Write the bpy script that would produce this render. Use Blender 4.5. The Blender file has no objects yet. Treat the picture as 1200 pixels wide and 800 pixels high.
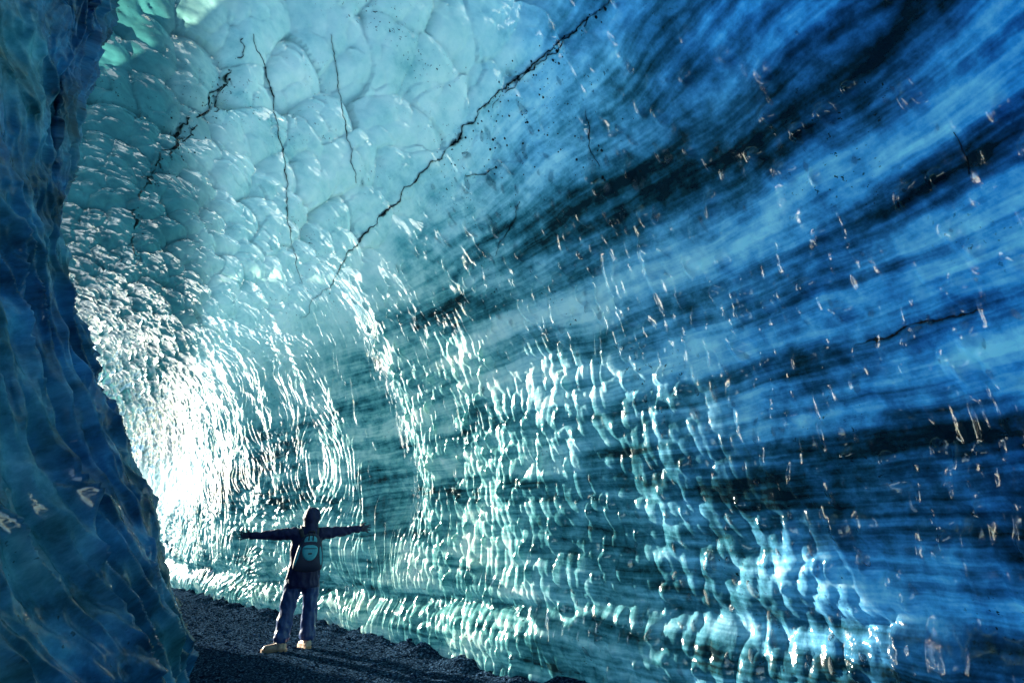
import bpy, bmesh, math, random
import numpy as np
from mathutils import Vector, Matrix, noise as mnoise
from mathutils.bvhtree import BVHTree

random.seed(7)
RNG = np.random.default_rng(11)
S = bpy.context.scene
COL = S.collection
R = math.radians

# ------------------------------------------------------------------ camera, sky, sun, exposure
CAM_H, PITCH, FPX = 1.5, R(18.0), 667.0            # FPX: focal length in pixels of the 1200 px wide photo
cam_d = bpy.data.cameras.new('camera')
cam_d.sensor_width = 36.0
cam_d.lens = 36.0 * FPX / 1200.0
cam_d.clip_start, cam_d.clip_end = 0.05, 3000.0
cam = bpy.data.objects.new('camera', cam_d)
COL.objects.link(cam)
cam.location = (0, 0, CAM_H)
cam.rotation_euler = (math.pi / 2 + PITCH, 0, 0)
S.camera = cam

SUN_EL = R(13.5)
SUN_AZ = (-0.82, 0.572)                              # horizontal direction towards the sun
sun_dir = Vector((SUN_AZ[0] * math.cos(SUN_EL), SUN_AZ[1] * math.cos(SUN_EL), math.sin(SUN_EL))).normalized()
world = bpy.data.worlds.new('World')
S.world = world
world.use_nodes = True
wn = world.node_tree.nodes
sky = wn.new('ShaderNodeTexSky')
sky.sky_type = 'NISHITA'
sky.sun_disc = False
sky.sun_elevation = SUN_EL
sky.air_density = 0.65
sky.dust_density = 0.05
sky.ozone_density = 2.0
sky.sun_rotation = math.atan2(sun_dir.x, sun_dir.y)
world.node_tree.links.new(sky.outputs[0], wn['Background'].inputs[0])
wn['Background'].inputs[1].default_value = 0.15
sun_d = bpy.data.lights.new('sun', 'SUN')
sun_d.energy = 5.0
sun_d.angle = R(0.5)
sun_d.color = (1.0, 0.975, 0.95)
sun = bpy.data.objects.new('sun', sun_d)
COL.objects.link(sun)
sun.rotation_euler = sun_dir.to_track_quat('Z', 'Y').to_euler()
sun.location = (-20, 20, 20)

S.view_settings.view_transform = 'Standard'
S.view_settings.look = 'None'
S.view_settings.gamma = 1.0
S.view_settings.use_curve_mapping = False
S.view_settings.exposure = 2.4
S.view_settings.use_white_balance = True      # the camera's own white balance, set for shade
S.view_settings.white_balance_temperature = 7700
S.view_settings.white_balance_tint = 0
S.render.engine = 'CYCLES'
S.cycles.use_denoising = True
S.cycles.max_bounces = 6
S.cycles.transmission_bounces = 5
S.cycles.diffuse_bounces = 3
S.cycles.glossy_bounces = 2
S.cycles.sample_clamp_indirect = 6.0

# ------------------------------------------------------------------ helpers
def pix_ray(px, py):
    h = (px - 600.0) / FPX
    v = (400.0 - py) / FPX
    c, s = math.cos(PITCH), math.sin(PITCH)
    return Vector((0, 0, CAM_H)), Vector((h, c - v * s, s + v * c)).normalized()

def smooth(a, b, x):
    t = np.clip((x - a) / (b - a), 0, 1)
    return t * t * (3 - 2 * t)

def hash2(i, j, k):
    n = (i.astype(np.int64) * 374761393 + j.astype(np.int64) * 668265263 + k * 974634777) & 0x7fffffff
    n = ((n ^ (n >> 13)) * 1274126177) & 0x7fffffff
    n = ((n ^ (n >> 16)) * 2246822519) & 0x7fffffff
    return ((n ^ (n >> 15)) & 0xffffff) / float(0xffffff)

def perlin(x, y, seed=0):
    xi, yi = np.floor(x), np.floor(y)
    xf, yf = x - xi, y - yi
    xi, yi = xi.astype(np.int64), yi.astype(np.int64)
    u, v = xf * xf * xf * (xf * (xf * 6 - 15) + 10), yf * yf * yf * (yf * (yf * 6 - 15) + 10)
    def g(i, j, dx, dy):
        a = hash2(i, j, seed) * 6.28318
        return np.cos(a) * dx + np.sin(a) * dy
    n00, n10 = g(xi, yi, xf, yf), g(xi + 1, yi, xf - 1, yf)
    n01, n11 = g(xi, yi + 1, xf, yf - 1), g(xi + 1, yi + 1, xf - 1, yf - 1)
    return ((n00 * (1 - u) + n10 * u) * (1 - v) + (n01 * (1 - u) + n11 * u) * v) * 1.41

def fbm(x, y, seed=0, octv=4, gain=0.5):
    s, a = 0, 1.0
    for o in range(octv):
        s = s + a * perlin(x * 2 ** o, y * 2 ** o, seed + o * 17)
        a *= gain
    return s

def voro(x, y, seed=0, jit=0.85):
    """nearest and second nearest cell distance, offset to the cell centre and a random id"""
    xi, yi = np.floor(x), np.floor(y)
    f1 = np.full(x.shape, 9.0); f2 = np.full(x.shape, 9.0)
    rid = np.zeros(x.shape); ox = np.zeros(x.shape); oy = np.zeros(x.shape)
    for dx in (-1, 0, 1):
        for dy in (-1, 0, 1):
            ci, cj = xi + dx, yi + dy
            px = ci + 0.5 + jit * (hash2(ci, cj, seed) - 0.5)
            py = cj + 0.5 + jit * (hash2(ci, cj, seed + 1) - 0.5)
            d = np.hypot(x - px, y - py)
            near = d < f1
            f2 = np.where(near, f1, np.minimum(f2, d))
            rid = np.where(near, hash2(ci, cj, seed + 2), rid)
            ox = np.where(near, x - px, ox); oy = np.where(near, y - py, oy)
            f1 = np.where(near, d, f1)
    return f1, f2, rid, ox, oy

def tag(o, label=None, cat=None, group=None, kind=None):
    if label: o['label'] = label
    if cat: o['category'] = cat
    if group: o['group'] = group
    if kind: o['kind'] = kind
    return o

def link(name, me, mat=None, parent=None):
    o = bpy.data.objects.new(name, me)
    COL.objects.link(o)
    if mat: me.materials.append(mat)
    if parent: o.parent = parent
    return o

def grid_mesh(name, P, uv=None, flip=False, rest=None):
    """P: (n, m, 3) grid of points to a smooth quad mesh"""
    n, m = P.shape[:2]
    me = bpy.data.meshes.new(name)
    idx = np.arange(n * m, dtype=np.int32).reshape(n, m)
    q = np.stack([idx[:-1, :-1], idx[1:, :-1], idx[1:, 1:], idx[:-1, 1:]], -1).reshape(-1, 4)
    if flip: q = q[:, ::-1]
    nf = len(q)
    me.vertices.add(n * m)
    me.vertices.foreach_set('co', P.reshape(-1).astype(np.float32))
    me.loops.add(nf * 4)
    me.loops.foreach_set('vertex_index', np.ascontiguousarray(q).reshape(-1))
    me.polygons.add(nf)
    me.polygons.foreach_set('loop_start', np.arange(nf, dtype=np.int32) * 4)
    me.polygons.foreach_set('loop_total', np.full(nf, 4, np.int32))
    me.polygons.foreach_set('use_smooth', np.ones(nf, bool))
    if uv is not None:
        l = me.uv_layers.new(name='UVMap')
        l.data.foreach_set('uv', uv.reshape(-1, 2)[q.reshape(-1)].astype(np.float32).reshape(-1))
    if rest is not None:
        at = me.attributes.new('rest', 'FLOAT_VECTOR', 'POINT')
        at.data.foreach_set('vector', rest.reshape(-1).astype(np.float32))
    me.update(); me.validate()
    return me

def tri_mesh(name, V, F, smooth_shade=True):
    me = bpy.data.meshes.new(name)
    V = np.asarray(V, np.float32); F = np.asarray(F, np.int32)
    k = F.shape[1]
    me.vertices.add(len(V)); me.vertices.foreach_set('co', V.reshape(-1))
    me.loops.add(F.size); me.loops.foreach_set('vertex_index', np.ascontiguousarray(F).reshape(-1))
    me.polygons.add(len(F))
    me.polygons.foreach_set('loop_start', np.arange(len(F), dtype=np.int32) * k)
    me.polygons.foreach_set('loop_total', np.full(len(F), k, np.int32))
    me.polygons.foreach_set('use_smooth', np.full(len(F), smooth_shade, bool))
    me.update(); me.validate()
    return me

def grid_normals(P):
    du = np.gradient(P, axis=0); dv = np.gradient(P, axis=1)
    n = np.cross(du, dv)
    return n / np.maximum(np.linalg.norm(n, axis=2, keepdims=True), 1e-9)

def spline(pts, n):
    """Catmull-Rom through 2-D points, resampled to n points of equal arc length"""
    p = np.array(pts, float)
    p = np.vstack([2 * p[0] - p[1], p, 2 * p[-1] - p[-2]])
    out = []
    for i in range(1, len(p) - 2):
        t = np.linspace(0, 1, 60, endpoint=False)[:, None]
        a, b, c, d = p[i - 1], p[i], p[i + 1], p[i + 2]
        out.append(0.5 * ((2 * b) + (-a + c) * t + (2 * a - 5 * b + 4 * c - d) * t ** 2 + (-a + 3 * b - 3 * c + d) * t ** 3))
    out = np.vstack(out + [p[-2:-1]])
    s = np.concatenate([[0], np.cumsum(np.linalg.norm(np.diff(out, axis=0), axis=1))])
    return out, s

# ------------------------------------------------------------------ node helpers and materials
class NT:
    def __init__(self, name):
        self.m = bpy.data.materials.new(name); self.m.use_nodes = True
        self.t = self.m.node_tree; self.n = self.t.nodes; self.n.clear()
        self.out = self.n.new('ShaderNodeOutputMaterial')
    def node(self, typ, **kw):
        x = self.n.new('ShaderNode' + typ)
        for k, v in kw.items(): setattr(x, k, v)
        return x
    def set(self, sock, v):
        if isinstance(v, bpy.types.NodeSocket): self.t.links.new(v, sock)
        else:
            if isinstance(v, (tuple, list)) and len(v) == 3 and sock.type == 'RGBA': v = (*v, 1)
            sock.default_value = v
    def math(self, op, a, b=0.0, c=None, clamp=False):
        x = self.node('Math', operation=op); x.use_clamp = clamp
        self.set(x.inputs[0], a); self.set(x.inputs[1], b)
        if c is not None: self.set(x.inputs[2], c)
        return x.outputs[0]
    def vmul(self, a, v):
        x = self.node('VectorMath', operation='MULTIPLY'); self.set(x.inputs[0], a); self.set(x.inputs[1], v); return x.outputs[0]
    def vadd(self, a, v):
        x = self.node('VectorMath', operation='ADD'); self.set(x.inputs[0], a); self.set(x.inputs[1], v); return x.outputs[0]
    def noise(self, vec, scale, detail=4, rough=0.55, dist=0.0, color=False):
        x = self.node('TexNoise'); self.set(x.inputs['Vector'], vec)
        x.inputs['Scale'].default_value = scale; x.inputs['Detail'].default_value = detail
        x.inputs['Roughness'].default_value = rough; x.inputs['Distortion'].default_value = dist
        return x.outputs['Color' if color else 'Fac']
    def ramp(self, fac, stops, interp='LINEAR'):
        x = self.node('ValToRGB'); x.color_ramp.interpolation = interp
        e = x.color_ramp.elements
        while len(e) < len(stops): e.new(0.5)
        for k, (p, c) in enumerate(stops):
            e[k].position = p; e[k].color = (*c, 1) if isinstance(c, (tuple, list)) else (c, c, c, 1)
        self.set(x.inputs[0], fac); return x.outputs[0]
    def mix(self, fac, a, b, blend='MIX'):
        x = self.node('Mix', data_type='RGBA', blend_type=blend); x.clamp_factor = True
        self.set(x.inputs[0], fac); self.set(x.inputs[6], a); self.set(x.inputs[7], b); return x.outputs[2]
    def sstep(self, v, a, b):
        x = self.node('MapRange', interpolation_type='SMOOTHSTEP'); self.set(x.inputs[0], v)
        x.inputs[1].default_value = a; x.inputs[2].default_value = b; return x.outputs[0]
    def bump(self, h, strength, dist, normal=None):
        x = self.node('Bump'); x.inputs['Strength'].default_value = strength; x.inputs['Distance'].default_value = dist
        self.set(x.inputs['Height'], h)
        if normal is not None: self.set(x.inputs['Normal'], normal)
        return x.outputs[0]
    def surf(self, sh): self.t.links.new(sh, self.out.inputs[0]); return self.m

def simple(name, base, rough=0.7, var=0.25, scale=30.0, bump=0.15, bdist=0.004, spec=0.5, sheen=0.0):
    t = NT(name)
    g = t.node('TexCoord').outputs['Object']
    f = t.noise(g, scale, 5, 0.6)
    dark = tuple(c * (1 - var) for c in base); lite = tuple(min(1, c * (1 + var)) for c in base)
    col = t.ramp(f, [(0.3, dark), (0.7, lite)])
    p = t.node('BsdfPrincipled')
    t.set(p.inputs['Base Color'], col); p.inputs['Roughness'].default_value = rough
    p.inputs['Specular IOR Level'].default_value = spec
    p.inputs['Sheen Weight'].default_value = sheen
    if bump: t.set(p.inputs['Normal'], t.bump(t.noise(g, scale * 4, 3), bump, bdist))
    return t.surf(p.outputs[0])

def ice_material(name, wall=False):
    """Layered glacier ice: pale bubbly layers, clear blue layers and thin black ash layers, glossy wet
    surface, and part of the daylight that strikes the outside shining through."""
    t = NT(name)
    at = t.node('Attribute', attribute_name='rest'); g = at.outputs['Vector']
    sep = t.node('SeparateXYZ'); t.set(sep.inputs[0], g)
    X, Y, Z = sep.outputs
    med = t.noise(g, 1.3, 3, 0.55)
    big = t.noise(g, 0.33, 2, 0.5)
    # nearly level layers, gently folded
    zz = t.math('ADD', Z, t.math('MULTIPLY', t.math('SUBTRACT', big, 0.5), 0.35))
    zz = t.math('ADD', zz, t.math('MULTIPLY', t.math('SUBTRACT', med, 0.5), 0.12))
    cv = t.node('CombineXYZ')
    t.set(cv.inputs[0], t.math('MULTIPLY', X, 0.5)); t.set(cv.inputs[1], t.math('MULTIPLY', Y, 0.5)); t.set(cv.inputs[2], t.math('MULTIPLY', zz, 2.1))
    lay = t.noise(cv.outputs[0], 1.3, 5, 0.60)
    cv2 = t.node('CombineXYZ')
    t.set(cv2.inputs[0], t.math('MULTIPLY', X, 0.45)); t.set(cv2.inputs[1], t.math('MULTIPLY', Y, 0.45)); t.set(cv2.inputs[2], t.math('MULTIPLY', zz, 13.0))
    fine = t.noise(cv2.outputs[0], 1.4, 2, 0.6)
    iso = t.noise(g, 5.5, 5, 0.68)
    # succession of the layers from the floor up: 0.5 neutral, lower = clear or ashy ice, higher = bubbly ice
    prof = t.ramp(t.math('DIVIDE', zz, 7.0), [(z_ / 7.0, q_) for z_, q_ in (
        (0.0, 0.50), (0.45, 0.50), (0.60, 0.28), (0.74, 0.50), (1.00, 0.42), (1.30, 0.50), (1.55, 0.36), (1.72, 0.30), (1.92, 0.30), (2.10, 0.48), (2.40, 0.50),
        (2.58, 0.36), (2.70, 0.62), (2.95, 0.66), (3.10, 0.52), (3.20, 0.34), (3.30, 0.46), (3.42, 0.80), (3.56, 0.66), (3.70, 0.44), (3.90, 0.33), (4.10, 0.36), (4.30, 0.52), (4.9, 0.60), (7.0, 0.58))])
    # how bubbly (white) the ice is: bubbly firn towards the mouth and the roof, clear blue ice to the right
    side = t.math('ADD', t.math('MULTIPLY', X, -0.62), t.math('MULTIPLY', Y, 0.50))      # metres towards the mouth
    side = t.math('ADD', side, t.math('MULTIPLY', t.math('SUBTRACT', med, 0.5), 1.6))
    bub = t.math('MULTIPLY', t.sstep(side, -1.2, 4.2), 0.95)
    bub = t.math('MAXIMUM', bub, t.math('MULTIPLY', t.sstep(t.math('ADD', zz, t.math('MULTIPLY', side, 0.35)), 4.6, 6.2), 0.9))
    v = t.math('ADD', t.math('MULTIPLY', lay, 0.50), t.math('ADD', t.math('MULTIPLY', fine, 0.22), t.math('MULTIPLY', iso, 0.28)))
    if wall:
        v = t.math('ADD', 0.30, t.math('MULTIPLY', t.noise(g, 3.2, 6, 0.7), 0.38))
        bub = t.math('ADD', t.math('MULTIPLY', t.sstep(med, 0.35, 0.7), 0.35), 0.12)
    v = t.math('ADD', v, t.math('MULTIPLY', t.math('SUBTRACT', prof, 0.5), 0.0 if wall else t.math('SUBTRACT', 0.36, t.math('MULTIPLY', t.sstep(side, 2.0, 7.0), 0.26))))
    v = t.math('ADD', 0.485, t.math('MULTIPLY', t.math('SUBTRACT', v, 0.5), 1.22))
    if not wall:
        rm = t.math('MULTIPLY', t.sstep(t.math('ADD', Z, t.math('MULTIPLY', side, 0.25)), 4.9, 5.9), 0.8)      # massive bubbly ice above the layers
        vr = t.math('ADD', 0.59, t.math('ADD', t.math('MULTIPLY', t.math('SUBTRACT', med, 0.5), 0.22), t.math('MULTIPLY', t.math('SUBTRACT', iso, 0.5), 0.16)))
        v = t.math('ADD', t.math('MULTIPLY', v, t.math('SUBTRACT', 1.0, rm)), t.math('MULTIPLY', vr, rm))
        alc = t.math('MULTIPLY', t.math('MULTIPLY', t.sstep(side, 6.6, 8.2), t.math('SUBTRACT', 1.0, t.sstep(side, 10.3, 11.8))), t.math('MULTIPLY', t.sstep(Z, 1.5, 2.2), t.math('SUBTRACT', 1.0, t.sstep(Z, 3.3, 4.4))))
        v = t.math('SUBTRACT', v, t.math('MULTIPLY', alc, 0.10))
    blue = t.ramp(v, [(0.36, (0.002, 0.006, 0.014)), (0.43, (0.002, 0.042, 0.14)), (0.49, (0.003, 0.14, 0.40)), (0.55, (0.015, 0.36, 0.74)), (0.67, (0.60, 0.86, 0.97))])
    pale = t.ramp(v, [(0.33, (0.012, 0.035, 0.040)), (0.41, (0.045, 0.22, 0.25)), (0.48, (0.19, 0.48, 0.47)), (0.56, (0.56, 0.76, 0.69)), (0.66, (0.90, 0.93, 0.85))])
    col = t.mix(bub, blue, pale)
    if not wall:
        # teal roof ice left of the seam, colour darkened in place of blocked daylight
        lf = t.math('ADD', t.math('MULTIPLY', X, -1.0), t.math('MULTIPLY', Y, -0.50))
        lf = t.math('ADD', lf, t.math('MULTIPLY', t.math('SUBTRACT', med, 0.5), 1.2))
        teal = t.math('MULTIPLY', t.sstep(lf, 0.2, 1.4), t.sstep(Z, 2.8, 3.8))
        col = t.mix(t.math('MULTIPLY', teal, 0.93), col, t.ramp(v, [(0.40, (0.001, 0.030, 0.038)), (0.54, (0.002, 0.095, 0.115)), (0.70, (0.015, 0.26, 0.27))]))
    # ash specks
    spk = t.noise(g, 26, 2, 0.75)
    sm = t.noise(g, 0.9, 2, 0.6)
    col = t.mix(t.math('MULTIPLY', t.sstep(spk, 0.64, 0.70), t.sstep(sm, 0.52, 0.66)), col, (0.012, 0.018, 0.02))
    # surface
    fn = t.noise(g, 14, 3, 0.6)
    nb = t.bump(fn, 0.35, 0.02)
    nb = t.bump(t.noise(g, 70, 1, 0.6), 0.2, 0.004, nb)
    p = t.node('BsdfPrincipled')
    t.set(p.inputs['Base Color'], col)
    t.set(p.inputs['Roughness'], t.ramp(fn, [(0.35, 0.08), (0.7, 0.22)]))
    p.inputs['IOR'].default_value = 1.33
    p.inputs['Specular IOR Level'].default_value = 0.7
    p.inputs['Coat Weight'].default_value = 1.0
    p.inputs['Coat Roughness'].default_value = 0.06
    t.set(p.inputs['Normal'], nb)
    tr = t.node('BsdfTranslucent')
    t.set(tr.inputs['Color'], t.mix(1.0, col, t.mix(bub, (0.22, 0.85, 1.0), (0.88, 1.0, 0.88)), 'MULTIPLY'))
    mx = t.node('MixShader'); t.set(mx.inputs[0], 0.5 if wall else t.math('ADD', 0.38, t.math('MULTIPLY', t.sstep(Z, 3.8, 5.2), 0.26)))
    t.t.links.new(p.outputs[0], mx.inputs[1]); t.t.links.new(tr.outputs[0], mx.inputs[2])
    return t.surf(mx.outputs[0])

def gravel_material(name, k=1.0):
    t = NT(name)
    g = t.node('NewGeometry').outputs['Position']
    c = t.ramp(t.noise(g, 38, 4, 0.7), [(0.3, (0.003 * k, 0.008 * k, 0.018 * k)), (0.50, (0.010 * k, 0.026 * k, 0.055 * k)), (0.66, (0.11 * k, 0.22 * k, 0.38 * k))])
    p = t.node('BsdfDiffuse')
    t.set(p.inputs['Color'], c)
    p.inputs['Roughness'].default_value = 0.6
    t.set(p.inputs['Normal'], t.bump(t.noise(g, 75, 5, 0.75), 1.0, 0.03))
    return t.surf(p.outputs[0])

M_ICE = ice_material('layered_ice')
M_NEAR = ice_material('near_ice', wall=True)
M_GRAVEL = gravel_material('wet_gravel')
M_STONE = gravel_material('gravel_stones', 1.5)
M_ASH = simple('black_ash', (0.018, 0.030, 0.036), 0.8, 0.5, 40, 0.5, 0.01)
M_SNOW = simple('snow', (0.82, 0.85, 0.88), 0.6, 0.04, 2, 0.3, 0.03)

# ------------------------------------------------------------------ the ice vault: right wall and roof
BASE = [(4.3, -10), (4.35, -6), (4.3, -3), (4.05, -0.5), (3.3, 2.0), (1.75, 4.6), (0, 6.65), (-1.35, 8.3), (-2.7, 9.75),
        (-4.4, 11.25), (-6.1, 12.9), (-7.9, 15.0), (-9.8, 17.2), (-12.0, 19.0), (-14.6, 20.8)]
_bp, _bs = spline(BASE, 0)
S_LEN = _bs[-1]
NS, NTT = 1320, 800
# sample spacing finer where the wall stands close and square to the viewer
_w = np.interp(np.linspace(0, S_LEN, 400), [0, 8, 10.5, 20, 26, S_LEN], [0.10, 0.2, 1.25, 1.25, 0.9, 0.45])
_c = np.concatenate([[0], np.cumsum(_w)]); _c = _c / _c[-1] * 1.0
s_arr = np.interp(np.linspace(0, 1, NS), _c, np.linspace(0, S_LEN, 401))
bx = np.interp(s_arr, _bs, _bp[:, 0]); by = np.interp(s_arr, _bs, _bp[:, 1])
k = np.hanning(61); k /= k.sum()
tx = np.gradient(np.interp(np.linspace(0, S_LEN, 2000), _bs, _bp[:, 0])); ty = np.gradient(np.interp(np.linspace(0, S_LEN, 2000), _bs, _bp[:, 1]))
kk = np.hanning(301); kk /= kk.sum()
def _sm(a): return np.convolve(np.pad(a, 150, mode='edge'), kk, 'valid')
tx, ty = _sm(tx), _sm(ty)
tx = np.interp(s_arr, np.linspace(0, S_LEN, 2000), tx); ty = np.interp(s_arr, np.linspace(0, S_LEN, 2000), ty)
tl = np.hypot(tx, ty); tx /= tl; ty /= tl
nx, ny = -ty, tx                                     # inward (left of the direction of travel)
phi = np.interp(np.linspace(0, 1, NTT), [0, 0.72, 1], [0, 0.55, 1]) * math.pi
phi = phi * 0.998
Wd = np.interp(s_arr, [0, 10, 20, 30, S_LEN], [10.4, 10.4, 10.0, 8.6, 5.6])[:, None]
Hh = np.interp(s_arr, [0, 10, 18, 24, 28, S_LEN], [5.4, 5.7, 6.3, 6.5, 7.0, 9.0])[:, None]
c1, s1 = np.cos(phi)[None, :], np.sin(phi)[None, :]
off = Wd / 2 * (1 - np.sign(c1) * np.abs(c1) ** 0.85)
zz = Hh * np.abs(s1) ** 0.9 - 0.12
P0 = np.stack([bx[:, None] + nx[:, None] * off, by[:, None] + ny[:, None] * off, zz + 0 * off], -1)
V0 = np.concatenate([np.zeros((NS, 1)), np.cumsum(np.linalg.norm(np.diff(P0, axis=1), axis=2), axis=1)], axis=1)   # metres up the profile
U0 = np.repeat(s_arr[:, None], NTT, 1)
N0 = grid_normals(P0)
if (N0[NS // 2, 5] * np.array([nx[NS // 2], ny[NS // 2], 0])).sum() < 0: N0 = -N0

def vault_relief(U, V, P):
    X, Y, Z = P[..., 0], P[..., 1], P[..., 2]
    toward = U - 17.0                                # metres past the corner in front of the camera, positive towards the mouth
    d = (0.13 - 0.05 * smooth(1.5, 3.5, toward)) * fbm(U * 0.30, V * 0.35, 3, 3) + 0.05 * fbm(U * 1.1, V * 1.1, 9, 3)
    # vertical fold where the wall turns into the lit alcove
    fold = np.exp(-((U - 20.3 - 0.12 * (V - 3)) / 0.55) ** 2) * smooth(0.8, 2.2, V) * (1 - smooth(4.6, 6.0, V))
    d -= 0.20 * fold
    # undercut ledge of dirty ice near the floor
    lv = 0.75 + 0.10 * fbm(U * 0.7, U * 0, 21, 3) + np.clip(17.5 - U, -3, 6) * 0.06
    d += 0.09 * np.exp(-((V - lv + 0.22) / 0.20) ** 2) - 0.07 * np.exp(-((V - lv - 0.10) / 0.10) ** 2)
    wu = U + 0.10 * perlin(U * 1.7, V * 1.7, 31); wv = V + 0.10 * perlin(U * 1.7, V * 1.7, 32)
    roof = smooth(4.4, 6.2, V)
    near = smooth(-1.0, -6.0, toward)                # 1 on the close right-hand wall
    left = smooth(2.6, 4.0, toward)                  # 1 behind the person
    # roof: broad overlapping scales
    f1, f2, rid, ox, oy = voro(wu / 0.62, wv / 0.40, 41)
    f1b, _, ridb, _, _ = voro(wu / 0.27 + 3, wv / 0.20, 47)
    sc = 0.17 * f1 ** 2 * (0.5 + rid) + 0.06 * f1b ** 2 * (ridb + 0.3)
    d += sc * roof * (1 - 0.55 * near)
    # alcove: long slanted flutes
    a = 0.42 + 0.30 * perlin(U * 0.5, V * 0.5, 55)
    ru, rv = np.cos(a) * wu + np.sin(a) * wv, -np.sin(a) * wu + np.cos(a) * wv
    f1, f2, rid, ox, oy = voro(ru / 0.17, rv / 0.42, 61)
    low = 1 - smooth(1.6, 2.6, V)
    d -= 0.115 * f1 ** 2 * (0.35 + 0.9 * rid) * left * (1 - roof) * (0.30 + 0.90 * low)
    f1, f2, rid, ox, oy = voro(wu / 0.34, wv / 0.20, 65)
    d += 0.05 * f1 ** 2 * (0.3 + rid) * smooth(5.0, 8.0, toward) * smooth(2.2, 3.2, V)
    # centre wall: dense small upright dimples with sharp rims, thinning out upwards and to the right
    dens = (1 - left) * (1 - roof)
    f1, f2, rid, ox, oy = voro(wu / 0.105, wv / 0.21, 71)
    c_amt = dens * (1 - smooth(3.2, 5.0, V + 1.4 * near)) * (1 - 0.30 * near)
    d -= 0.080 * f1 ** 2 * (0.35 + 1.0 * rid) * c_amt
    # lower right: single rounded blisters on smoother ice
    f1, f2, rid, ox, oy = voro(wu / 0.20 + 7, wv / 0.36, 77)
    keep = smooth(0.45, 0.6, rid) * dens * (0.25 + 0.75 * near) * (1 - 0.75 * smooth(2.0, 3.2, V))
    d += 0.045 * keep * np.clip(1 - (f1 / 0.42) ** 2, 0, 1) + 0.02 * fbm(U * 2.3, V * 1.6, 79, 3) * near
    # scattered drops of clear ice
    f1, f2, rid, ox, oy = voro(wu / 0.17 + 13, wv / 0.25 + 2, 83)
    keep = (rid > 0.62) * dens
    rr = 0.22 + 0.22 * (rid - 0.62) / 0.38
    d += 0.050 * keep * np.clip(1 - (f1 / rr) ** 2, 0, 1) ** 1.2 * (0.35 + 0.65 * (1 - roof))
    d += 0.006 * fbm(U * 9, V * 9, 91, 2)
    return d

D0 = vault_relief(U0, V0, P0)
P1 = P0 + N0 * D0[..., None]
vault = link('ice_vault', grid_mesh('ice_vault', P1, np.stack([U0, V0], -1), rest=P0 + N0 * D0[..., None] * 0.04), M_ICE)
tag(vault, 'blue and white layered ice wall arching into a scalloped roof behind the person', 'ice wall')
# coarse copy of the surface for placing things on it
st = 4
_g = P1[::st, ::st]; _n, _m = _g.shape[:2]
_id = np.arange(_n * _m).reshape(_n, _m)
_q = np.stack([_id[:-1, :-1], _id[1:, :-1], _id[1:, 1:], _id[:-1, 1:]], -1).reshape(-1, 4)
BVH = BVHTree.FromPolygons([tuple(p) for p in _g.reshape(-1, 3).tolist()], _q.tolist())
def hit(px, py):
    o, d = pix_ray(px, py)
    p, n, i, dist = BVH.ray_cast(o, d)
    if p is None: return None, None
    if n.dot(d) > 0: n = -n
    return p, n

# ------------------------------------------------------------------ near wall on the left
LB = [(-2.4, -9), (-2.1, -5), (-2.0, -1.5), (-2.1, 1.2), (-2.0, 2.6), (-2.08, 3.7), (-2.7, 4.55), (-3.9, 5.3), (-6.0, 6.6), (-9.0, 9.5), (-12.4, 13.4), (-15.4, 16.15)]
_lp, _ls = spline(LB, 0)
NL, ML = 800, 500
_w = np.interp(np.linspace(0, _ls[-1], 300), [0, 8, 10, 14.5, 17, _ls[-1]], [0.05, 0.3, 1.6, 1.6, 0.4, 0.05])
_c = np.concatenate([[0], np.cumsum(_w)]); _c /= _c[-1]
ls = np.interp(np.linspace(0, 1, NL), _c, np.linspace(0, _ls[-1], 301))
lx = np.interp(ls, _ls, _lp[:, 0]); ly = np.interp(ls, _ls, _lp[:, 1])
gx, gy = np.gradient(lx, ls), np.gradient(ly, ls); gl = np.hypot(gx, gy); gx /= gl; gy /= gl
ox_, oy_ = gy, -gx                                   # towards the tunnel (right of the direction of travel)
lz = np.linspace(-0.15, 6.3, ML)
lean = np.interp(lz, [-0.15, 0.58, 1.59, 2.29, 2.67, 3.2, 3.72, 4.43, 5.3, 6.3], [-0.34, -0.14, 0.32, 0.78, 0.97, 1.12, 1.24, 1.34, 1.38, 1.2])
kz = np.hanning(61); kz /= kz.sum()
lean = np.convolve(np.pad(lean, 30, mode='edge'), kz, 'valid')
far = smooth(18.0, 22.0, ls)[:, None]
Q0 = np.stack([lx[:, None] - ox_[:, None] * lean[None, :] * 0.9 * (1 - far), ly[:, None] - oy_[:, None] * lean[None, :] * 0.9 * (1 - far), np.repeat(lz[None, :], NL, 0) * (1 + 0.45 * far)], -1)
UL = np.repeat(ls[:, None], ML, 1); VL = np.repeat(lz[None, :], NL, 0)
NN = grid_normals(Q0)
if (NN[NL // 3, 50] * np.array([ox_[NL // 3], oy_[NL // 3], 0])).sum() < 0: NN = -NN
wu = UL + 0.18 * perlin(UL * 0.9, VL * 0.9, 131); wv = VL + 0.25 * perlin(UL * 0.9, VL * 0.9, 132)
f1, f2, rid, _, _ = voro(wu / 0.34 + 0.75 * wv, wv / 0.80, 145)
g1, g2, gid, _, _ = voro(wu / 0.15 + 0.5 * wv, wv / 0.30, 151)
up = smooth(2.4, 3.6, VL)
DL = 0.10 * fbm(UL * 0.6, VL * 0.45, 101, 3) + 0.14 * f1 ** 2 * (0.3 + rid) * (1 - 0.35 * up) + 0.085 * g1 ** 2 * (0.55 + 0.45 * up) + 0.012 * fbm(UL * 5, VL * 4, 161, 3)
rg = (1 - np.abs(perlin(wu * 3.4 + wv * 1.9, wv * 0.75 - wu * 0.3, 171)) * 1.6) ** 2
rg2 = (1 - np.abs(perlin(wu * 7.5 + wv * 3.2, wv * 2.0, 175)) * 1.6) ** 2
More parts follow.
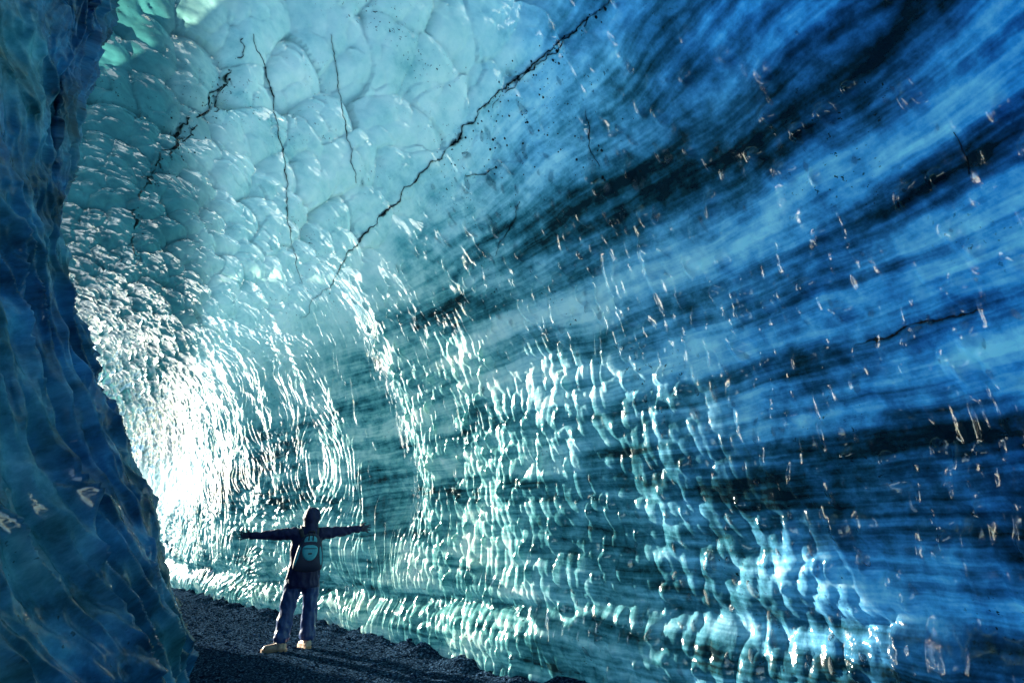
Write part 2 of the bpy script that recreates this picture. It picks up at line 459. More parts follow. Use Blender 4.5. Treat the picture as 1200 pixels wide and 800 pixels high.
DL += 0.085 * rg * (1 - 0.35 * up) + 0.030 * rg2
Q1 = Q0 + NN * DL[..., None]
near_wall = link('ice_wall', grid_mesh('ice_wall', Q1, np.stack([UL, VL], -1), flip=True, rest=Q0), M_NEAR)
tag(near_wall, 'dark teal faceted ice wall close by at the left edge, leaning back from the floor', 'ice wall')

# ------------------------------------------------------------------ ground
def ground_z(x, y):
    # distance to the foot of the right wall lifts the floor into a low bank
    wd = np.clip((np.interp(x, _bp[::-1, 0], _bp[::-1, 1]) - y) * 0.72, 0, 9)
    bank = np.exp(-(wd / 0.28) ** 2) * np.clip(0.5 + fbm(x * 1.6, y * 1.6, 211, 3), 0, 1.3) * 0.13
    return bank + 0.03 * fbm(x * 0.6, y * 0.6, 201, 3) + 0.014 * fbm(x * 4, y * 4, 207, 3)
gxs = np.concatenate([np.linspace(-600, -12, 24)[:-1], np.linspace(-12, 4, 420), np.linspace(4, 600, 24)[1:]])
gys = np.concatenate([np.linspace(-600, 4.5, 30)[:-1], np.linspace(4.5, 15, 420), np.linspace(15, 600, 24)[1:]])
GX, GY = np.meshgrid(gxs, gys, indexing='ij')
inner = smooth(60, 20, np.hypot(GX, GY - 8))
GZ = ground_z(GX, GY) * inner
ground = link('ground', grid_mesh('ground', np.stack([GX, GY, GZ], -1)), M_GRAVEL)
tag(ground, 'dark wet gravel floor of the ice cave', None, kind='structure')

# unseen snow outside the cave mouth, added to bounce sunlight up to the roof
sx = np.linspace(-80, -13.0, 90); sy = np.linspace(9, 90, 90)
SX, SY = np.meshgrid(sx, sy, indexing='ij')
SZ = 0.02 + 0.9 * smooth(0, 25, (-13 - SX)) * (0.5 + 0.5 * perlin(SX * 0.08, SY * 0.08, 301)) + 0.15 * smooth(-14, -17, SX)
SZ = np.where(SX > -14, -0.1, SZ)
snow = link('snow_bounce', grid_mesh('snow_bounce', np.stack([SX, SY, SZ], -1)), M_SNOW)
tag(snow, 'unseen snow outside the mouth of the cave, added to bounce sunlight inside', None, kind='structure')

# loose stones of the gravel
def stone_proto(seed):
    bm = bmesh.new(); bmesh.ops.create_icosphere(bm, subdivisions=1, radius=1.0)
    r = random.Random(seed)
    for v in bm.verts: v.co *= 0.7 + 0.5 * r.random()
    V = np.array([v.co[:] for v in bm.verts]); F = np.array([[v.index for v in f.verts] for f in bm.faces]); bm.free()
    return V, F
protos = [stone_proto(i) for i in range(8)]
NST = 15000
cx = RNG.uniform(-8.5, 1.2, NST * 3); cy = RNG.uniform(5.2, 13.5, NST * 3)
wall_y = np.interp(cx, _bp[::-1, 0], _bp[::-1, 1])
ok = (cy < wall_y + 0.1) & (cy > 5.4 - 0.5 * (cx + 2)) | ((cx > -2.2) & (cy < wall_y + 0.1))
cx, cy = cx[ok][:NST], cy[ok][:NST]
size = 0.005 + 0.015 * RNG.random(len(cx)) ** 3 + 0.03 * (RNG.random(len(cx)) > 0.985) * RNG.random(len(cx))
cz = ground_z(cx, cy)
Vs, Fs, base_i = [], [], 0
for i in range(len(cx)):
    V, F = protos[i % 8]
    a = RNG.random() * 6.283
    ca, sa = math.cos(a), math.sin(a)
    W = V * (size[i] * np.array([1.2, 0.9, 0.65]))
    W = np.stack([W[:, 0] * ca - W[:, 1] * sa + cx[i], W[:, 0] * sa + W[:, 1] * ca + cy[i], W[:, 2] + cz[i] + size[i] * 0.25], -1)
    Vs.append(W); Fs.append(F + base_i); base_i += len(V)
gravel = link('gravel', tri_mesh('gravel', np.vstack(Vs), np.vstack(Fs), False), M_STONE)
tag(gravel, 'loose small dark stones covering the cave floor', 'gravel', kind='stuff')

# ------------------------------------------------------------------ cracks filled with black ash, and drops of clear ice
bpy.context.view_layer.update()
def on_vault(px, py):
    o, d = pix_ray(px, py)
    ok, p, n, i = vault.ray_cast(o, d)
    if not ok: return None, None
    if n.dot(d) > 0: n = -n
    return p, n

def crack(pts, w0, w1, seed, wander=1.0, gap=0.0):
    """a ragged seam of ash that follows the ice; w0..w1 its width in metres"""
    r = random.Random(seed)
    pl, ss = spline(pts, 0)
    n = int(ss[-1] / 2.2) + 2
    q = np.linspace(0, ss[-1], n)
    ax, ay = np.interp(q, ss, pl[:, 0]), np.interp(q, ss, pl[:, 1])
    jx = fbm(q * 0.035, q * 0, seed, 4, 0.65) * 6.0 * wander; jy = fbm(q * 0.035, q * 0 + 9, seed + 5, 4, 0.65) * 6.0 * wander
    V, F, prev, last = [], [], None, None
    def flush():
        nonlocal V, F, prev
        if len(F) >= 4: link('crack', tri_mesh('crack', [v[:] for v in V], F), M_ASH, vault)
        V, F, prev = [], [], None
    for i in range(n):
        p, nr = on_vault(ax[i] + jx[i], ay[i] + jy[i])
        if p is None: flush(); last = None; continue
        if last is not None and (p - last).length > 0.5: flush()
        t_ = (p - last).normalized() if last is not None and (p - last).length > 1e-6 else Vector((0, 0, 1))
        last = p
        sd = t_.cross(nr)
        if sd.length < 1e-4: continue
        sd.normalize()
        m = float(fbm(np.array([q[i] * 0.05]), np.array([3.0]), seed + 11, 3)[0])
        end = min(1.0, 5 * i / n, 5 * (n - 1 - i) / n)
        w = (w0 + (w1 - w0) * max(0, 0.5 + 1.3 * m)) * (0.15 + 0.85 * end) * (0.45 + 1.0 * r.random())
        if gap and m < gap - 0.5: flush(); continue
        b = len(V)
        V += [p - sd * w * (0.3 + 0.6 * r.random()) - nr * 0.010, p + nr * 0.006, p + sd * w * (0.3 + 0.6 * r.random()) - nr * 0.010]
        if prev is not None: F += [(prev, prev + 1, b + 1, b), (prev + 1, prev + 2, b + 2, b + 1)]
        prev = b
    flush()

CR = [
    ([(720, -6), (690, 22), (660, 45), (620, 80), (590, 104), (560, 132), (530, 170), (512, 188), (485, 212), (450, 250), (415, 290), (385, 335), (352, 372)], 0.004, 0.034, 1, 0.9, 0.0),
    ([(700, 14), (650, 60), (610, 92), (575, 125)], 0.008, 0.018, 2, 0.9, 0.1),
    ([(297, 40), (312, 85), (322, 130), (332, 180), (336, 215), (338, 260), (352, 330)], 0.006, 0.020, 3, 0.5, 0.0),
    ([(388, 40), (396, 95), (405, 150), (414, 190), (418, 216)], 0.004, 0.014, 4, 0.5, 0.0),
    ([(285, 45), (268, 90), (245, 120), (215, 152), (186, 186), (168, 220), (160, 258), (156, 300), (166, 330)], 0.006, 0.040, 5, 1.6, 0.25),
    ([(272, 100), (240, 135), (200, 175), (172, 215)], 0.004, 0.022, 6, 2.4, 0.4),
    ([(687, 128), (690, 150), (692, 172), (702, 197)], 0.006, 0.018, 7, 0.5, 0.0),
    ([(609, 236), (600, 262), (586, 284), (580, 300)], 0.006, 0.016, 8, 0.6, 0.0),
    ([(1118, 155), (1130, 178), (1136, 204)], 0.002, 0.005, 10, 0.3, 0.0),
    ([(1000, 404), (1040, 394), (1070, 380), (1110, 372), (1152, 364)], 0.008, 0.030, 13, 0.6, 0.0),
    ([(545, 206), (565, 203), (580, 198)], 0.006, 0.014, 15, 0.5, 0.0),
]
for c in CR: crack(*c)

# specks of ash round the cracks
Vs, Fs, bi = [], [], 0
def speck_field(x0, y0, x1, y1, n, spread, seed):
    global bi
    r = random.Random(seed)
    for _ in range(n):
        t_ = r.random()
        p, nr = on_vault(x0 + (x1 - x0) * t_ + r.gauss(0, spread), y0 + (y1 - y0) * t_ + r.gauss(0, spread))
        if p is None: continue
        V, F = protos[r.randrange(8)]
        sc = 0.002 + 0.011 * r.random() ** 4
        Vs.append(V * sc * np.array([1.0, 1.0, 0.7 + r.random()]) + np.array(p[:])); Fs.append(F + bi); bi += len(V)
speck_field(268, 92, 165, 240, 260, 9, 1)
speck_field(165, 240, 160, 330, 120, 5, 2)
speck_field(600, 90, 700, 210, 200, 26, 3)
speck_field(560, 130, 620, 260, 90, 18, 4)
speck_field(716, 0, 500, 205, 120, 8, 5)
ash = link('ash_speck', tri_mesh('ash_speck', np.vstack(Vs), np.vstack(Fs), False), M_ASH, vault)
tag(ash, kind='stuff')

# drops and blisters of clear ice frozen on the wall
def ice_drop_material():
    t = NT('clear_ice_drop')
    g = t.node('NewGeometry').outputs['Position']
    p = t.node('BsdfPrincipled'); p.inputs['Base Color'].default_value = (0.90, 0.97, 1.0, 1)
    p.inputs['Transmission Weight'].default_value = 0.92
    p.inputs['Roughness'].default_value = 0.04; p.inputs['IOR'].default_value = 1.31
    t.set(p.inputs['Normal'], t.bump(t.noise(g, 30, 3, 0.6), 0.5, 0.02))
    return t.surf(p.outputs[0])
M_DROP = ice_drop_material()
drop_meshes = []
for i in range(7):
    r = random.Random(50 + i)
    bm = bmesh.new(); bmesh.ops.create_icosphere(bm, subdivisions=2, radius=1.0)
    for v in bm.verts:
        x, y, z = v.co
        k_ = 0.55 + 0.45 * (1 - z) * 0.5 * (1 + 0.4 * r.random())          # tapered towards the top
        nn = mnoise.noise(Vector((x * 1.6 + i * 7, y * 1.6, z * 1.2))) * 0.35
        v.co = Vector((x * k_ * (1 + nn) + 0.25 * z * z * (r.random() * 0.2 + (i % 3 - 1) * 0.5), y * (1 + nn) * k_, z * (1 + 0.3 * nn)))
    me = bpy.data.meshes.new('ice_drop'); bm.to_mesh(me); bm.free()
    me.polygons.foreach_set('use_smooth', np.ones(len(me.polygons), bool)); me.materials.append(M_DROP)
    drop_meshes.append(me)
r = random.Random(99)
spots = [(548, 183, 9, 1.5), (583, 192, 8, 1.3), (655, 95, 4, 2.2), (716, 158, 6, 2.4), (737, 78, 6, 3.0), (713, 220, 10, 1.4), 
         (945, 378, 6, 1.2), (812, 482, 8, 2.0), (944, 195, 5, 2.0), (1045, 105, 5, 1.6),
         (1160, 438, 6, 1.4), (1005, 455, 5, 1.4), (950, 640, 6, 4.0), (1010, 650, 7, 3.4), (1070, 690, 6, 1.6), (1100, 640, 7, 1.4),
         (880, 690, 8, 1.8), (835, 655, 8, 2.2), (905, 720, 8, 2.6), (860, 345, 6, 1.0), (700, 318, 12, 0.8), (820, 255, 6, 0.8), (765, 125, 4, 2.0)]
def band(n, x0, y0, x1, y1, spread, lo, hi):
    for _ in range(n):
        t_ = r.random()
        spots.append((x0 + (x1 - x0) * t_ + r.gauss(0, spread), y0 + (y1 - y0) * t_ + r.gauss(0, spread), r.uniform(lo, hi), r.uniform(1.2, 2.8)))
band(75, 510, 250, 780, 190, 48, 3.0, 7.5)
band(65, 560, 330, 900, 500, 45, 2.5, 6.0)
band(50, 700, 560, 960, 700, 40, 2.5, 6.0)
band(24, 860, 120, 1160, 460, 80, 2.5, 6.0)
band(36, 620, 700, 1000, 770, 30, 3.0, 6.5)
for (px, py, hw, asp) in spots:
    p, nr = on_vault(px, py)
    if p is None: continue
    d = (p - cam.location).length
    w = hw / FPX * d * 0.62
    up_ = Vector((0, 0, 1)) - nr * nr.z
    up_ = up_.normalized() if up_.length > 0.2 else Vector((nr.y, -nr.x, 0)).normalized()
    up_ = (Matrix.Rotation(r.gauss(0, 0.28), 3, nr) @ up_)
    sd = up_.cross(nr).normalized()
    o = link('ice_drop', r.choice(drop_meshes), None, vault)
    o.matrix_world = Matrix.Translation(p - nr * w * 0.15) @ Matrix((sd, nr, up_)).transposed().to_4x4() @ Matrix.Diagonal((w, w * 0.42, w * min(asp, 2.6), 1))

# ------------------------------------------------------------------ person with arms spread, seen from behind
def remesh(name, bm, voxel, smooth_it=6, lam=0.5):
    me = bpy.data.meshes.new(name + '_raw'); bm.to_mesh(me); bm.free()
    o = bpy.data.objects.new('tmp', me); COL.objects.link(o)
    m = o.modifiers.new('r', 'REMESH'); m.mode = 'VOXEL'; m.voxel_size = voxel; m.use_smooth_shade = True
    if smooth_it:
        sm_ = o.modifiers.new('s', 'SMOOTH'); sm_.iterations = smooth_it; sm_.factor = lam
    dg = bpy.context.evaluated_depsgraph_get()
    out = bpy.data.meshes.new_from_object(o.evaluated_get(dg))
    bpy.data.objects.remove(o); bpy.data.meshes.remove(me)
    out.name = name
    out.polygons.foreach_set('use_smooth', np.ones(len(out.polygons), bool))
    return out

def loft(bm, rings, n=20):
    """closed tube through rings (centre, radius a, radius b); ring planes follow the path"""
    cs = [Vector(c) for c, a, b in rings]
    prev = None
    ref = Vector((0, 1, 0))
    loops = []
    for i, (c, a, b) in enumerate(rings):
        d = (cs[min(i + 1, len(cs) - 1)] - cs[max(i - 1, 0)]).normalized()
        e1 = ref.cross(d)
        if e1.length < 0.2: e1 = Vector((1, 0, 0)).cross(d)
        e1.normalize(); e2 = d.cross(e1).normalized()
        loops.append([bm.verts.new(cs[i] + e1 * a * math.cos(q) + e2 * b * math.sin(q)) for q in (2 * math.pi * j / n for j in range(n))])
    for A, B in zip(loops, loops[1:]):
        for j in range(n): bm.faces.new((A[j], A[(j + 1) % n], B[(j + 1) % n], B[j]))
    bm.faces.new(loops[0][::-1]); bm.faces.new(loops[-1])

def tube(bm, pts, radii, n=16):
    """tapered tube with rounded ends"""
    pts = [Vector(p) for p in pts]
    d0 = (pts[0] - pts[1]).normalized(); d1 = (pts[-1] - pts[-2]).normalized()
    rings = [(pts[0] + d0 * radii[0] * 0.85, radii[0] * 0.45, radii[0] * 0.45), (pts[0] + d0 * radii[0] * 0.45, radii[0] * 0.85, radii[0] * 0.85)]
    rings += [(p, r_, r_) for p, r_ in zip(pts, radii)]
    rings += [(pts[-1] + d1 * radii[-1] * 0.45, radii[-1] * 0.85, radii[-1] * 0.85), (pts[-1] + d1 * radii[-1] * 0.85, radii[-1] * 0.45, radii[-1] * 0.45)]
    loft(bm, rings, n)

def ball(bm, c, rx, ry, rz):
    ret = bmesh.ops.create_icosphere(bm, subdivisions=3, radius=1.0)
    for v in ret['verts']: v.co = Vector(c) + Vector((v.co.x * rx, v.co.y * ry, v.co.z * rz))

def wrinkle(me, amp, fx, fz, seed, zlo=-9, zhi=9):
    n = len(me.vertices)
    co = np.empty(n * 3, np.float32); me.vertices.foreach_get('co', co); co = co.reshape(-1, 3)
    no = np.empty(n * 3, np.float32); me.vertices.foreach_get('normal', no); no = no.reshape(-1, 3)
    ang = np.arctan2(co[:, 1], co[:, 0] + 0.001)
    k1 = 1 - np.abs(perlin(co[:, 0] * fx + co[:, 1] * fx * 0.6, co[:, 2] * fz + co[:, 0] * fx * 0.5, seed)) * 2.2
    k1 = k1 * 0.7 + perlin(co[:, 0] * fx * 2, co[:, 2] * fz * 2 + co[:, 1] * 9, seed + 4) * 0.5
    co += no * (amp * (k1 - 0.35))[:, None] * ((co[:, 2] > zlo) & (co[:, 2] < zhi))[:, None]
    me.vertices.foreach_set('co', co.reshape(-1)); me.update()

def hand(bm, w, side, lift):
    """open hand: palm, four unequal bent fingers spread apart and a thumb from the side of the palm (up)"""
    w = Vector(w); X = Vector((side, 0, 0))
    def P(a, b, c): return w + Vector((side * a, b, c + lift * a))
    loft(bm, [(P(-0.03, 0, 0), 0.026, 0.022), (P(0.0, 0, 0), 0.027, 0.019), (P(0.04, 0, 0), 0.040, 0.016), (P(0.085, 0, 0), 0.043, 0.015), (P(0.10, 0, 0), 0.036, 0.011)], 14)
    for zoff, ln, sp in ((0.032, 0.072, 0.24), (0.011, 0.082, 0.07), (-0.011, 0.075, -0.12), (-0.031, 0.058, -0.38)):
        a = P(0.085, 0, zoff)
        dirn = Vector((side * math.cos(sp), 0, math.sin(sp)))
        tube(bm, [a, a + dirn * ln * 0.5 + Vector((0, 0.004, 0)), a + dirn * ln * 0.8 + Vector((0, 0.012, 0)), a + dirn * ln + Vector((0, 0.020, 0))], [0.0105, 0.0098, 0.009, 0.008], 10)
    a = P(0.025, 0, 0.026)
    tube(bm, [a, a + Vector((side * 0.020, -0.004, 0.028)), a + Vector((side * 0.045, 0.004, 0.048)), a + Vector((side * 0.062, 0.008, 0.056))], [0.016, 0.013, 0.011, 0.009], 10)

M_NAVY = simple('navy_jacket_cloth', (0.006, 0.010, 0.060), 0.55, 0.25, 60, 0.25, 0.003, spec=0.25)
M_BLUE = simple('blue_shell_trousers', (0.012, 0.045, 0.17), 0.38, 0.25, 40, 0.25, 0.004)
M_GLOVE = simple('dark_glove', (0.010, 0.014, 0.05), 0.6, 0.25, 80)
M_SKIN = simple('skin', (0.45, 0.28, 0.21), 0.5, 0.1, 30)
M_BOOT = simple('pale_boot_leather', (0.52, 0.36, 0.29), 0.55, 0.2, 50)
M_SOLE = simple('boot_sole', (0.40, 0.24, 0.16), 0.7, 0.2, 60)
M_HAIR = simple('dark_hair', (0.02, 0.015, 0.012), 0.5, 0.3, 90)
M_PACK = simple('dark_pack_cloth', (0.008, 0.014, 0.05), 0.6, 0.25, 90)
M_TEAL = simple('teal_pack_cloth', (0.03, 0.34, 0.46), 0.5, 0.15, 90)
M_STRAP = simple('black_webbing', (0.008, 0.010, 0.025), 0.6, 0.2, 90)

PX, PY = -2.74, 8.06
PZ = float(ground_z(np.array([PX]), np.array([PY]))[0])
person = bpy.data.objects.new('person', None); COL.objects.link(person)
person.location = (PX, PY, PZ); person.rotation_euler = (0, 0, 0.325)
person.empty_display_size = 0.2
tag(person, 'person in navy hooded jacket, blue trousers and pale boots, arms stretched wide', 'person')

AL, KL, HL = (-0.19, -0.04, 0.10), (-0.155, 0.02, 0.46), (-0.10, 0.0, 0.86)
AR, KR, HR = (0.125, 0.10, 0.10), (0.125, 0.10, 0.46), (0.095, 0.01, 0.86)
SL, EL, WL = (-0.165, 0.0, 1.405), (-0.43, 0.02, 1.385), (-0.69, 0.03, 1.375)
SR, ER, WR = (0.175, 0.0, 1.405), (0.43, 0.02, 1.425), (0.665, 0.03, 1.455)
# body
bm = bmesh.new()
loft(bm, [((0, 0, 0.80), 0.12, 0.09), ((0, 0, 0.90), 0.16, 0.11), ((0, 0, 1.08), 0.135, 0.095), ((0, 0, 1.28), 0.165, 0.105), ((0.005, 0, 1.40), 0.13, 0.085), ((0.01, 0.005, 1.45), 0.065, 0.06), ((0.02, 0.02, 1.53), 0.052, 0.055)], 24)
for (A, B, C) in ((SL, EL, WL), (SR, ER, WR)): tube(bm, [A, B, C], [0.052, 0.040, 0.027], 14)
for (A, B, C) in ((AL, KL, HL), (AR, KR, HR)): tube(bm, [A, B, C], [0.040, 0.055, 0.085], 16)
for A, tx_, ty_ in ((AL, -0.17, 0.03), (AR, -0.05, 0.17)): tube(bm, [(A[0], A[1], 0.07), (A[0] + tx_, A[1] + ty_, 0.05)], [0.038, 0.03], 12)
ball(bm, (0.03, 0.035, 1.585), 0.074, 0.092, 0.108)
loft(bm, [((0.03, 0.10, 1.50), 0.030, 0.02), ((0.03, 0.06, 1.53), 0.055, 0.05), ((0.03, 0.02, 1.58), 0.06, 0.06)], 14)        # jaw
loft(bm, [((0.03, 0.115, 1.62), 0.008, 0.008), ((0.03, 0.137, 1.575), 0.014, 0.012), ((0.03, 0.11, 1.56), 0.014, 0.01)], 10)    # nose
for e in (-0.03, 0.03): ball(bm, (0.03 + e, 0.112, 1.595), 0.014, 0.012, 0.010)
for e in (-1, 1): ball(bm, (0.03 + e * 0.078, 0.03, 1.58), 0.012, 0.022, 0.032)
loft(bm, [((0.008, 0.118, 1.532), 0.006, 0.006), ((0.03, 0.126, 1.530), 0.008, 0.008), ((0.052, 0.118, 1.532), 0.006, 0.006)], 8)  # lips
hand(bm, WL, -1, 0.02); hand(bm, WR, 1, 0.10)
bme = remesh('body', bm, 0.0075, 3)
body = link('body', bme, M_SKIN, person)
bme.materials.append(M_GLOVE)
cen = np.empty(len(bme.polygons) * 3, np.float32); bme.polygons.foreach_get('center', cen); cen = cen.reshape(-1, 3)
bme.polygons.foreach_set('material_index', (np.abs(cen[:, 0]) > 0.5).astype(np.int32))
# hair
bm = bmesh.new(); ball(bm, (0.03, 0.015, 1.605), 0.083, 0.088, 0.100); link('hair', remesh('hair', bm, 0.012, 2), M_HAIR, person)
# jacket
bm = bmesh.new()
loft(bm, [((0.0, 0, 0.735), 0.205, 0.150), ((0, 0, 0.76), 0.218, 0.160), ((0, 0, 0.90), 0.208, 0.158), ((0, 0, 1.06), 0.190, 0.142), ((0, 0, 1.24), 0.200, 0.140), ((0, 0, 1.36), 0.190, 0.120), ((0.008, 0, 1.43), 0.125, 0.098), ((0.015, 0.01, 1.50), 0.078, 0.080)], 28)
tube(bm, [(-0.12, 0, 1.375), SL, EL, WL], [0.080, 0.084, 0.066, 0.047], 18)
tube(bm, [(0.12, 0, 1.375), SR, ER, WR], [0.080, 0.084, 0.066, 0.047], 18)
jme = remesh('jacket', bm, 0.011, 5); wrinkle(jme, 0.016, 9, 7, 3)
link('jacket', jme, M_NAVY, person)
# hood: a shell round the head, open at the face, with a rolled rim
bm = bmesh.new()
NA, NB = 40, 26
grid = []
for i in range(NA + 1):
    row = []
    a = math.pi * (0.235 + 1.53 * i / NA) + math.pi / 2        # round the head, leaving the face free
    for j in range(NB + 1):
        b = -1.35 + (math.pi / 2 + 1.345) * j / NB
        rr = 1.0 + 0.05 * math.sin(3 * a + 2 * b)
        cb = math.cos(b) ** 0.85 if b > 0 else 1.0 - 0.16 * math.sin(math.pi * min(1, -b / 0.9)) + 0.25 * max(0, -b - 0.9)
        x = 0.114 * cb * math.cos(a) * rr; y = 0.128 * cb * math.sin(a) * rr - 0.02 * max(0, -b); z = 0.148 * (math.sin(b) if b > 0 else b)
        row.append(bm.verts.new((0.03 + x, 0.025 + y, 1.592 + z)))
    grid.append(row)
for i in range(NA):
    for j in range(NB): bm.faces.new((grid[i][j], grid[i + 1][j], grid[i + 1][j + 1], grid[i][j + 1]))
bmesh.ops.solidify(bm, geom=bm.faces[:], thickness=0.016)
bmesh.ops.recalc_face_normals(bm, faces=bm.faces[:])
hme = bpy.data.meshes.new('hood'); bm.to_mesh(hme); bm.free()
hme.polygons.foreach_set('use_smooth', np.ones(len(hme.polygons), bool)); wrinkle(hme, 0.006, 14, 12, 8)
link('hood', hme, M_NAVY, person)
# trousers
bm = bmesh.new()
loft(bm, [((0, 0, 0.74), 0.15, 0.12), ((0, 0, 0.82), 0.185, 0.135), ((0, 0, 0.95), 0.165, 0.125)], 26)
for A, K, H in ((AL, KL, HL), (AR, KR, HR)):
    A, K, H = Vector(A), Vector(K), Vector(H)
    rings = [(A + Vector((0, 0, 0.005)), 0.084, 0.088), (A + Vector((0, 0, 0.05)), 0.100, 0.102), (A.lerp(K, 0.35), 0.092, 0.096), (A.lerp(K, 0.65), 0.098, 0.100), (K, 0.096, 0.098), (K.lerp(H, 0.4), 0.102, 0.105), (K.lerp(H, 0.8), 0.112, 0.118), (H + Vector((0, 0, 0.04)), 0.105, 0.115)]
    loft(bm, rings, 22)
tme = remesh('trousers', bm, 0.011, 3); wrinkle(tme, 0.016, 10, 6, 12)
link('trousers', tme, M_BLUE, person)
# boots
def boot(A, ang):
    bm = bmesh.new()
    d = Vector((math.sin(ang), math.cos(ang), 0)); c = Vector((A[0], A[1], 0))
    loft(bm, [(c + Vector((0, 0, 0.03)) - d * 0.01, 0.045, 0.060), (c + Vector((0, 0, 0.10)), 0.050, 0.058), (c + Vector((0, 0, 0.19)), 0.056, 0.060)], 18)
    prof = [(-0.075, 0.030, 0.060), (-0.06, 0.042, 0.066), (0.0, 0.046, 0.075), (0.08, 0.050, 0.060), (0.14, 0.052, 0.045), (0.19, 0.044, 0.036), (0.215, 0.022, 0.022)]
    sdv = Vector((d.y, -d.x, 0)); loops = []
    for f_, w, h in prof:
        loops.append([bm.verts.new(c + d * f_ + sdv * w * math.cos(q) + Vector((0, 0, 0.022 + max(0, h * (0.5 + 0.75 * math.sin(q)))))) for q in (2 * math.pi * j / 16 for j in range(16))])
    for P_, Q_ in zip(loops, loops[1:]):
        for j in range(16): bm.faces.new((P_[j], P_[(j + 1) % 16], Q_[(j + 1) % 16], Q_[j]))
    bm.faces.new(loops[0][::-1]); bm.faces.new(loops[-1])
    bmesh.ops.recalc_face_normals(bm, faces=bm.faces[:])
    b = link('boot', remesh('boot', bm, 0.008, 2), M_BOOT, person)
    bm = bmesh.new(); top, bot = [], []
    for f_, w in [(-0.088, 0.018), (-0.075, 0.040), (-0.03, 0.048), (0.04, 0.047), (0.10, 0.054), (0.16, 0.055), (0.205, 0.044), (0.232, 0.018)]:
        top.append((f_, w))
    outl = [(f_, w) for f_, w in top] + [(f_, -w) for f_, w in top[::-1]]
    lo = [bm.verts.new(c + d * f_ + sdv * w + Vector((0, 0, -0.012))) for f_, w in outl]
    hi = [bm.verts.new(c + d * f_ + sdv * w + Vector((0, 0, 0.032))) for f_, w in outl]
    n = len(outl)
    for j in range(n): bm.faces.new((lo[j], lo[(j + 1) % n], hi[(j + 1) % n], hi[j]))
    bm.faces.new(lo[::-1]); bm.faces.new(hi); bmesh.ops.recalc_face_normals(bm, faces=bm.faces[:])
    me = bpy.data.meshes.new('sole'); bm.to_mesh(me); bm.free(); link('sole', me, M_SOLE, b)
    lm = bmesh.new()
    for q in range(3):
        a = c + d * (0.055 + 0.03 * q) + Vector((0, 0, 0.098 - 0.011 * q))
        tube(lm, [a - sdv * 0.03, a + Vector((0, 0, 0.004)), a + sdv * 0.03], [0.004, 0.004, 0.004], 8)
    me = bpy.data.meshes.new('lace'); lm.to_mesh(me); lm.free(); link('lace', me, M_STRAP, b)
boot(AL, -1.25); boot(AR, -0.35)

# ------------------------------------------------------------------ backpack worn on the back
pack = bpy.data.objects.new('backpack', None); COL.objects.link(pack)
tag(pack, 'small navy backpack with teal panels on the back of the person', 'backpack')
pack.matrix_world = Matrix.Translation(person.location) @ Matrix.Rotation(0.325, 4, 'Z')
pack.empty_display_size = 0.1
def panel(name, outline, y0, depth, mat, parent=pack, bulge=0.02, inset=0.86, sub=True):
    """padded panel: outline in (x, z) on the back, standing out towards the viewer by depth, crowned by bulge"""
    bm = bmesh.new()
    cx_ = sum(p[0] for p in outline) / len(outline); cz_ = sum(p[1] for p in outline) / len(outline)
    def ring(k_, y): return [bm.verts.new((cx_ + (x - cx_) * k_, y, cz_ + (z - cz_) * k_)) for x, z in outline]
    rs = [ring(1.0, y0), ring(1.0, y0 - depth * 0.75), ring(0.5 + inset / 2, y0 - depth), ring(inset * 0.75, y0 - depth - bulge * 0.6), ring(inset * 0.35, y0 - depth - bulge)]
    n = len(outline)
    for A, B in zip(rs, rs[1:]):
        for j in range(n): bm.faces.new((A[j], A[(j + 1) % n], B[(j + 1) % n], B[j]))
    bm.faces.new(rs[0][::-1]); bm.faces.new(rs[-1]); bmesh.ops.recalc_face_normals(bm, faces=bm.faces[:])
    me = bpy.data.meshes.new(name); bm.to_mesh(me); bm.free()
    me.polygons.foreach_set('use_smooth', np.ones(len(me.polygons), bool))
    return link(name, me, mat, parent)
def rnd(pts, k_=3):
    for _ in range(k_):
        q = []
        for i in range(len(pts)):
            a, b = pts[i], pts[(i + 1) % len(pts)]
            q += [(a[0] * .75 + b[0] * .25, a[1] * .75 + b[1] * .25), (a[0] * .25 + b[0] * .75, a[1] * .25 + b[1] * .75)]
        pts = q
    return pts
ox0 = 0.045
def sh(pts): return [(x * 1.10 + ox0, z) for x, z in pts]
panel('main_compartment', sh(rnd([(-0.165, 0.94), (0.145, 0.93), (0.165, 1.02), (0.135, 1.30), (0.07, 1.405), (-0.06, 1.405), (-0.12, 1.30), (-0.175, 1.02)])), -0.105, 0.10, M_PACK, bulge=0.025)
panel('lid', sh(rnd([(-0.078, 1.275), (0.085, 1.275), (0.070, 1.345), (0.045, 1.372), (-0.038, 1.372), (-0.064, 1.345)], 2)), -0.195, 0.022, M_TEAL, bulge=0.006)
fp = panel('front_pocket', sh(rnd([(-0.078, 1.262), (0.088, 1.262), (0.092, 1.16), (0.062, 1.09), (0.008, 1.065), (-0.05, 1.09), (-0.084, 1.16)], 2)), -0.205, 0.028, M_TEAL, bulge=0.010)
panel('zip', sh(rnd([(-0.070, 1.225), (0.080, 1.225), (0.080, 1.214), (-0.070, 1.214)], 1)), -0.226, 0.014, M_STRAP, fp, bulge=0.001)
panel('emblem', sh(rnd([(-0.018, 1.165), (0.032, 1.168), (0.036, 1.150), (-0.016, 1.147)], 2)), -0.236, 0.010, M_STRAP, fp, bulge=0.001)
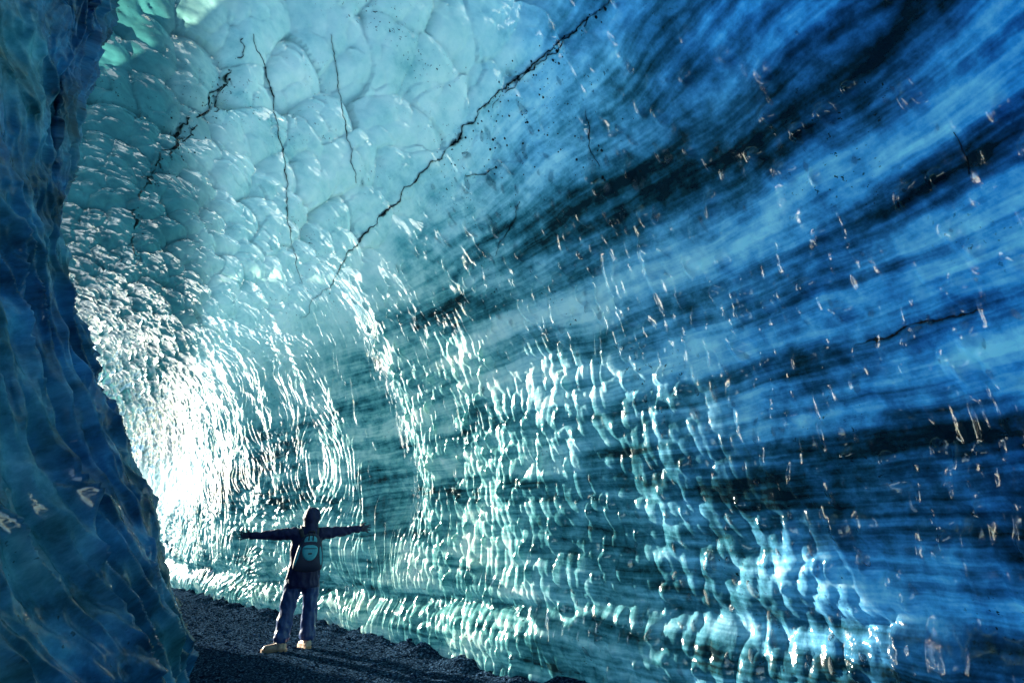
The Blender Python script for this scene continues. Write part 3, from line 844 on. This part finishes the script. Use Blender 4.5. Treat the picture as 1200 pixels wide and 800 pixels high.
panel('side_panel', sh(rnd([(-0.098, 1.285), (-0.088, 1.26), (-0.100, 1.12), (-0.125, 1.02), (-0.155, 1.00), (-0.158, 1.05), (-0.125, 1.20)], 2)), -0.178, 0.030, M_TEAL, bulge=0.006)
panel('side_panel', sh(rnd([(0.108, 1.285), (0.098, 1.26), (0.105, 1.12), (0.122, 1.02), (0.145, 1.00), (0.150, 1.05), (0.135, 1.20)], 2)), -0.178, 0.030, M_TEAL, bulge=0.006)
for e in (-0.022, 0.030):
    bm = bmesh.new(); tube(bm, [(ox0 + e, -0.205, 1.300), (ox0 + e, -0.232, 1.335), (ox0 + e * 0.9, -0.215, 1.385), (ox0 + e * 0.8, -0.16, 1.405)], [0.008] * 4, 8)
    me = bpy.data.meshes.new('lid_strap'); bm.to_mesh(me); bm.free(); link('lid_strap', me, M_STRAP, pack)
bm = bmesh.new(); tube(bm, [(ox0 - 0.04, -0.13, 1.385), (ox0 - 0.03, -0.14, 1.43), (ox0 + 0.04, -0.14, 1.43), (ox0 + 0.05, -0.13, 1.385)], [0.009] * 4, 8)
me = bpy.data.meshes.new('top_handle'); bm.to_mesh(me); bm.free(); link('top_handle', me, M_STRAP, pack)
for e in (-1, 1):
    bm = bmesh.new(); x = e * 0.105 + 0.01
    loft(bm, [((x * 0.8 + ox0 * 0.5, -0.12, 1.36), 0.026, 0.010), ((x, -0.08, 1.455), 0.026, 0.010), ((x, 0.0, 1.485), 0.026, 0.010), ((x, 0.09, 1.45), 0.026, 0.010), ((x * 1.05, 0.145, 1.33), 0.026, 0.010), ((x * 1.3, 0.150, 1.20), 0.024, 0.009),
              ((x * 1.75, 0.07, 1.08), 0.014, 0.008), ((x * 1.85 + 0.0, -0.03, 1.02), 0.012, 0.007), ((x * 1.5 + 0.02, -0.12, 0.99), 0.012, 0.007)], 10)
    bmesh.ops.recalc_face_normals(bm, faces=bm.faces[:])
    me = bpy.data.meshes.new('shoulder_strap'); bm.to_mesh(me); bm.free(); link('shoulder_strap', me, M_STRAP, pack)
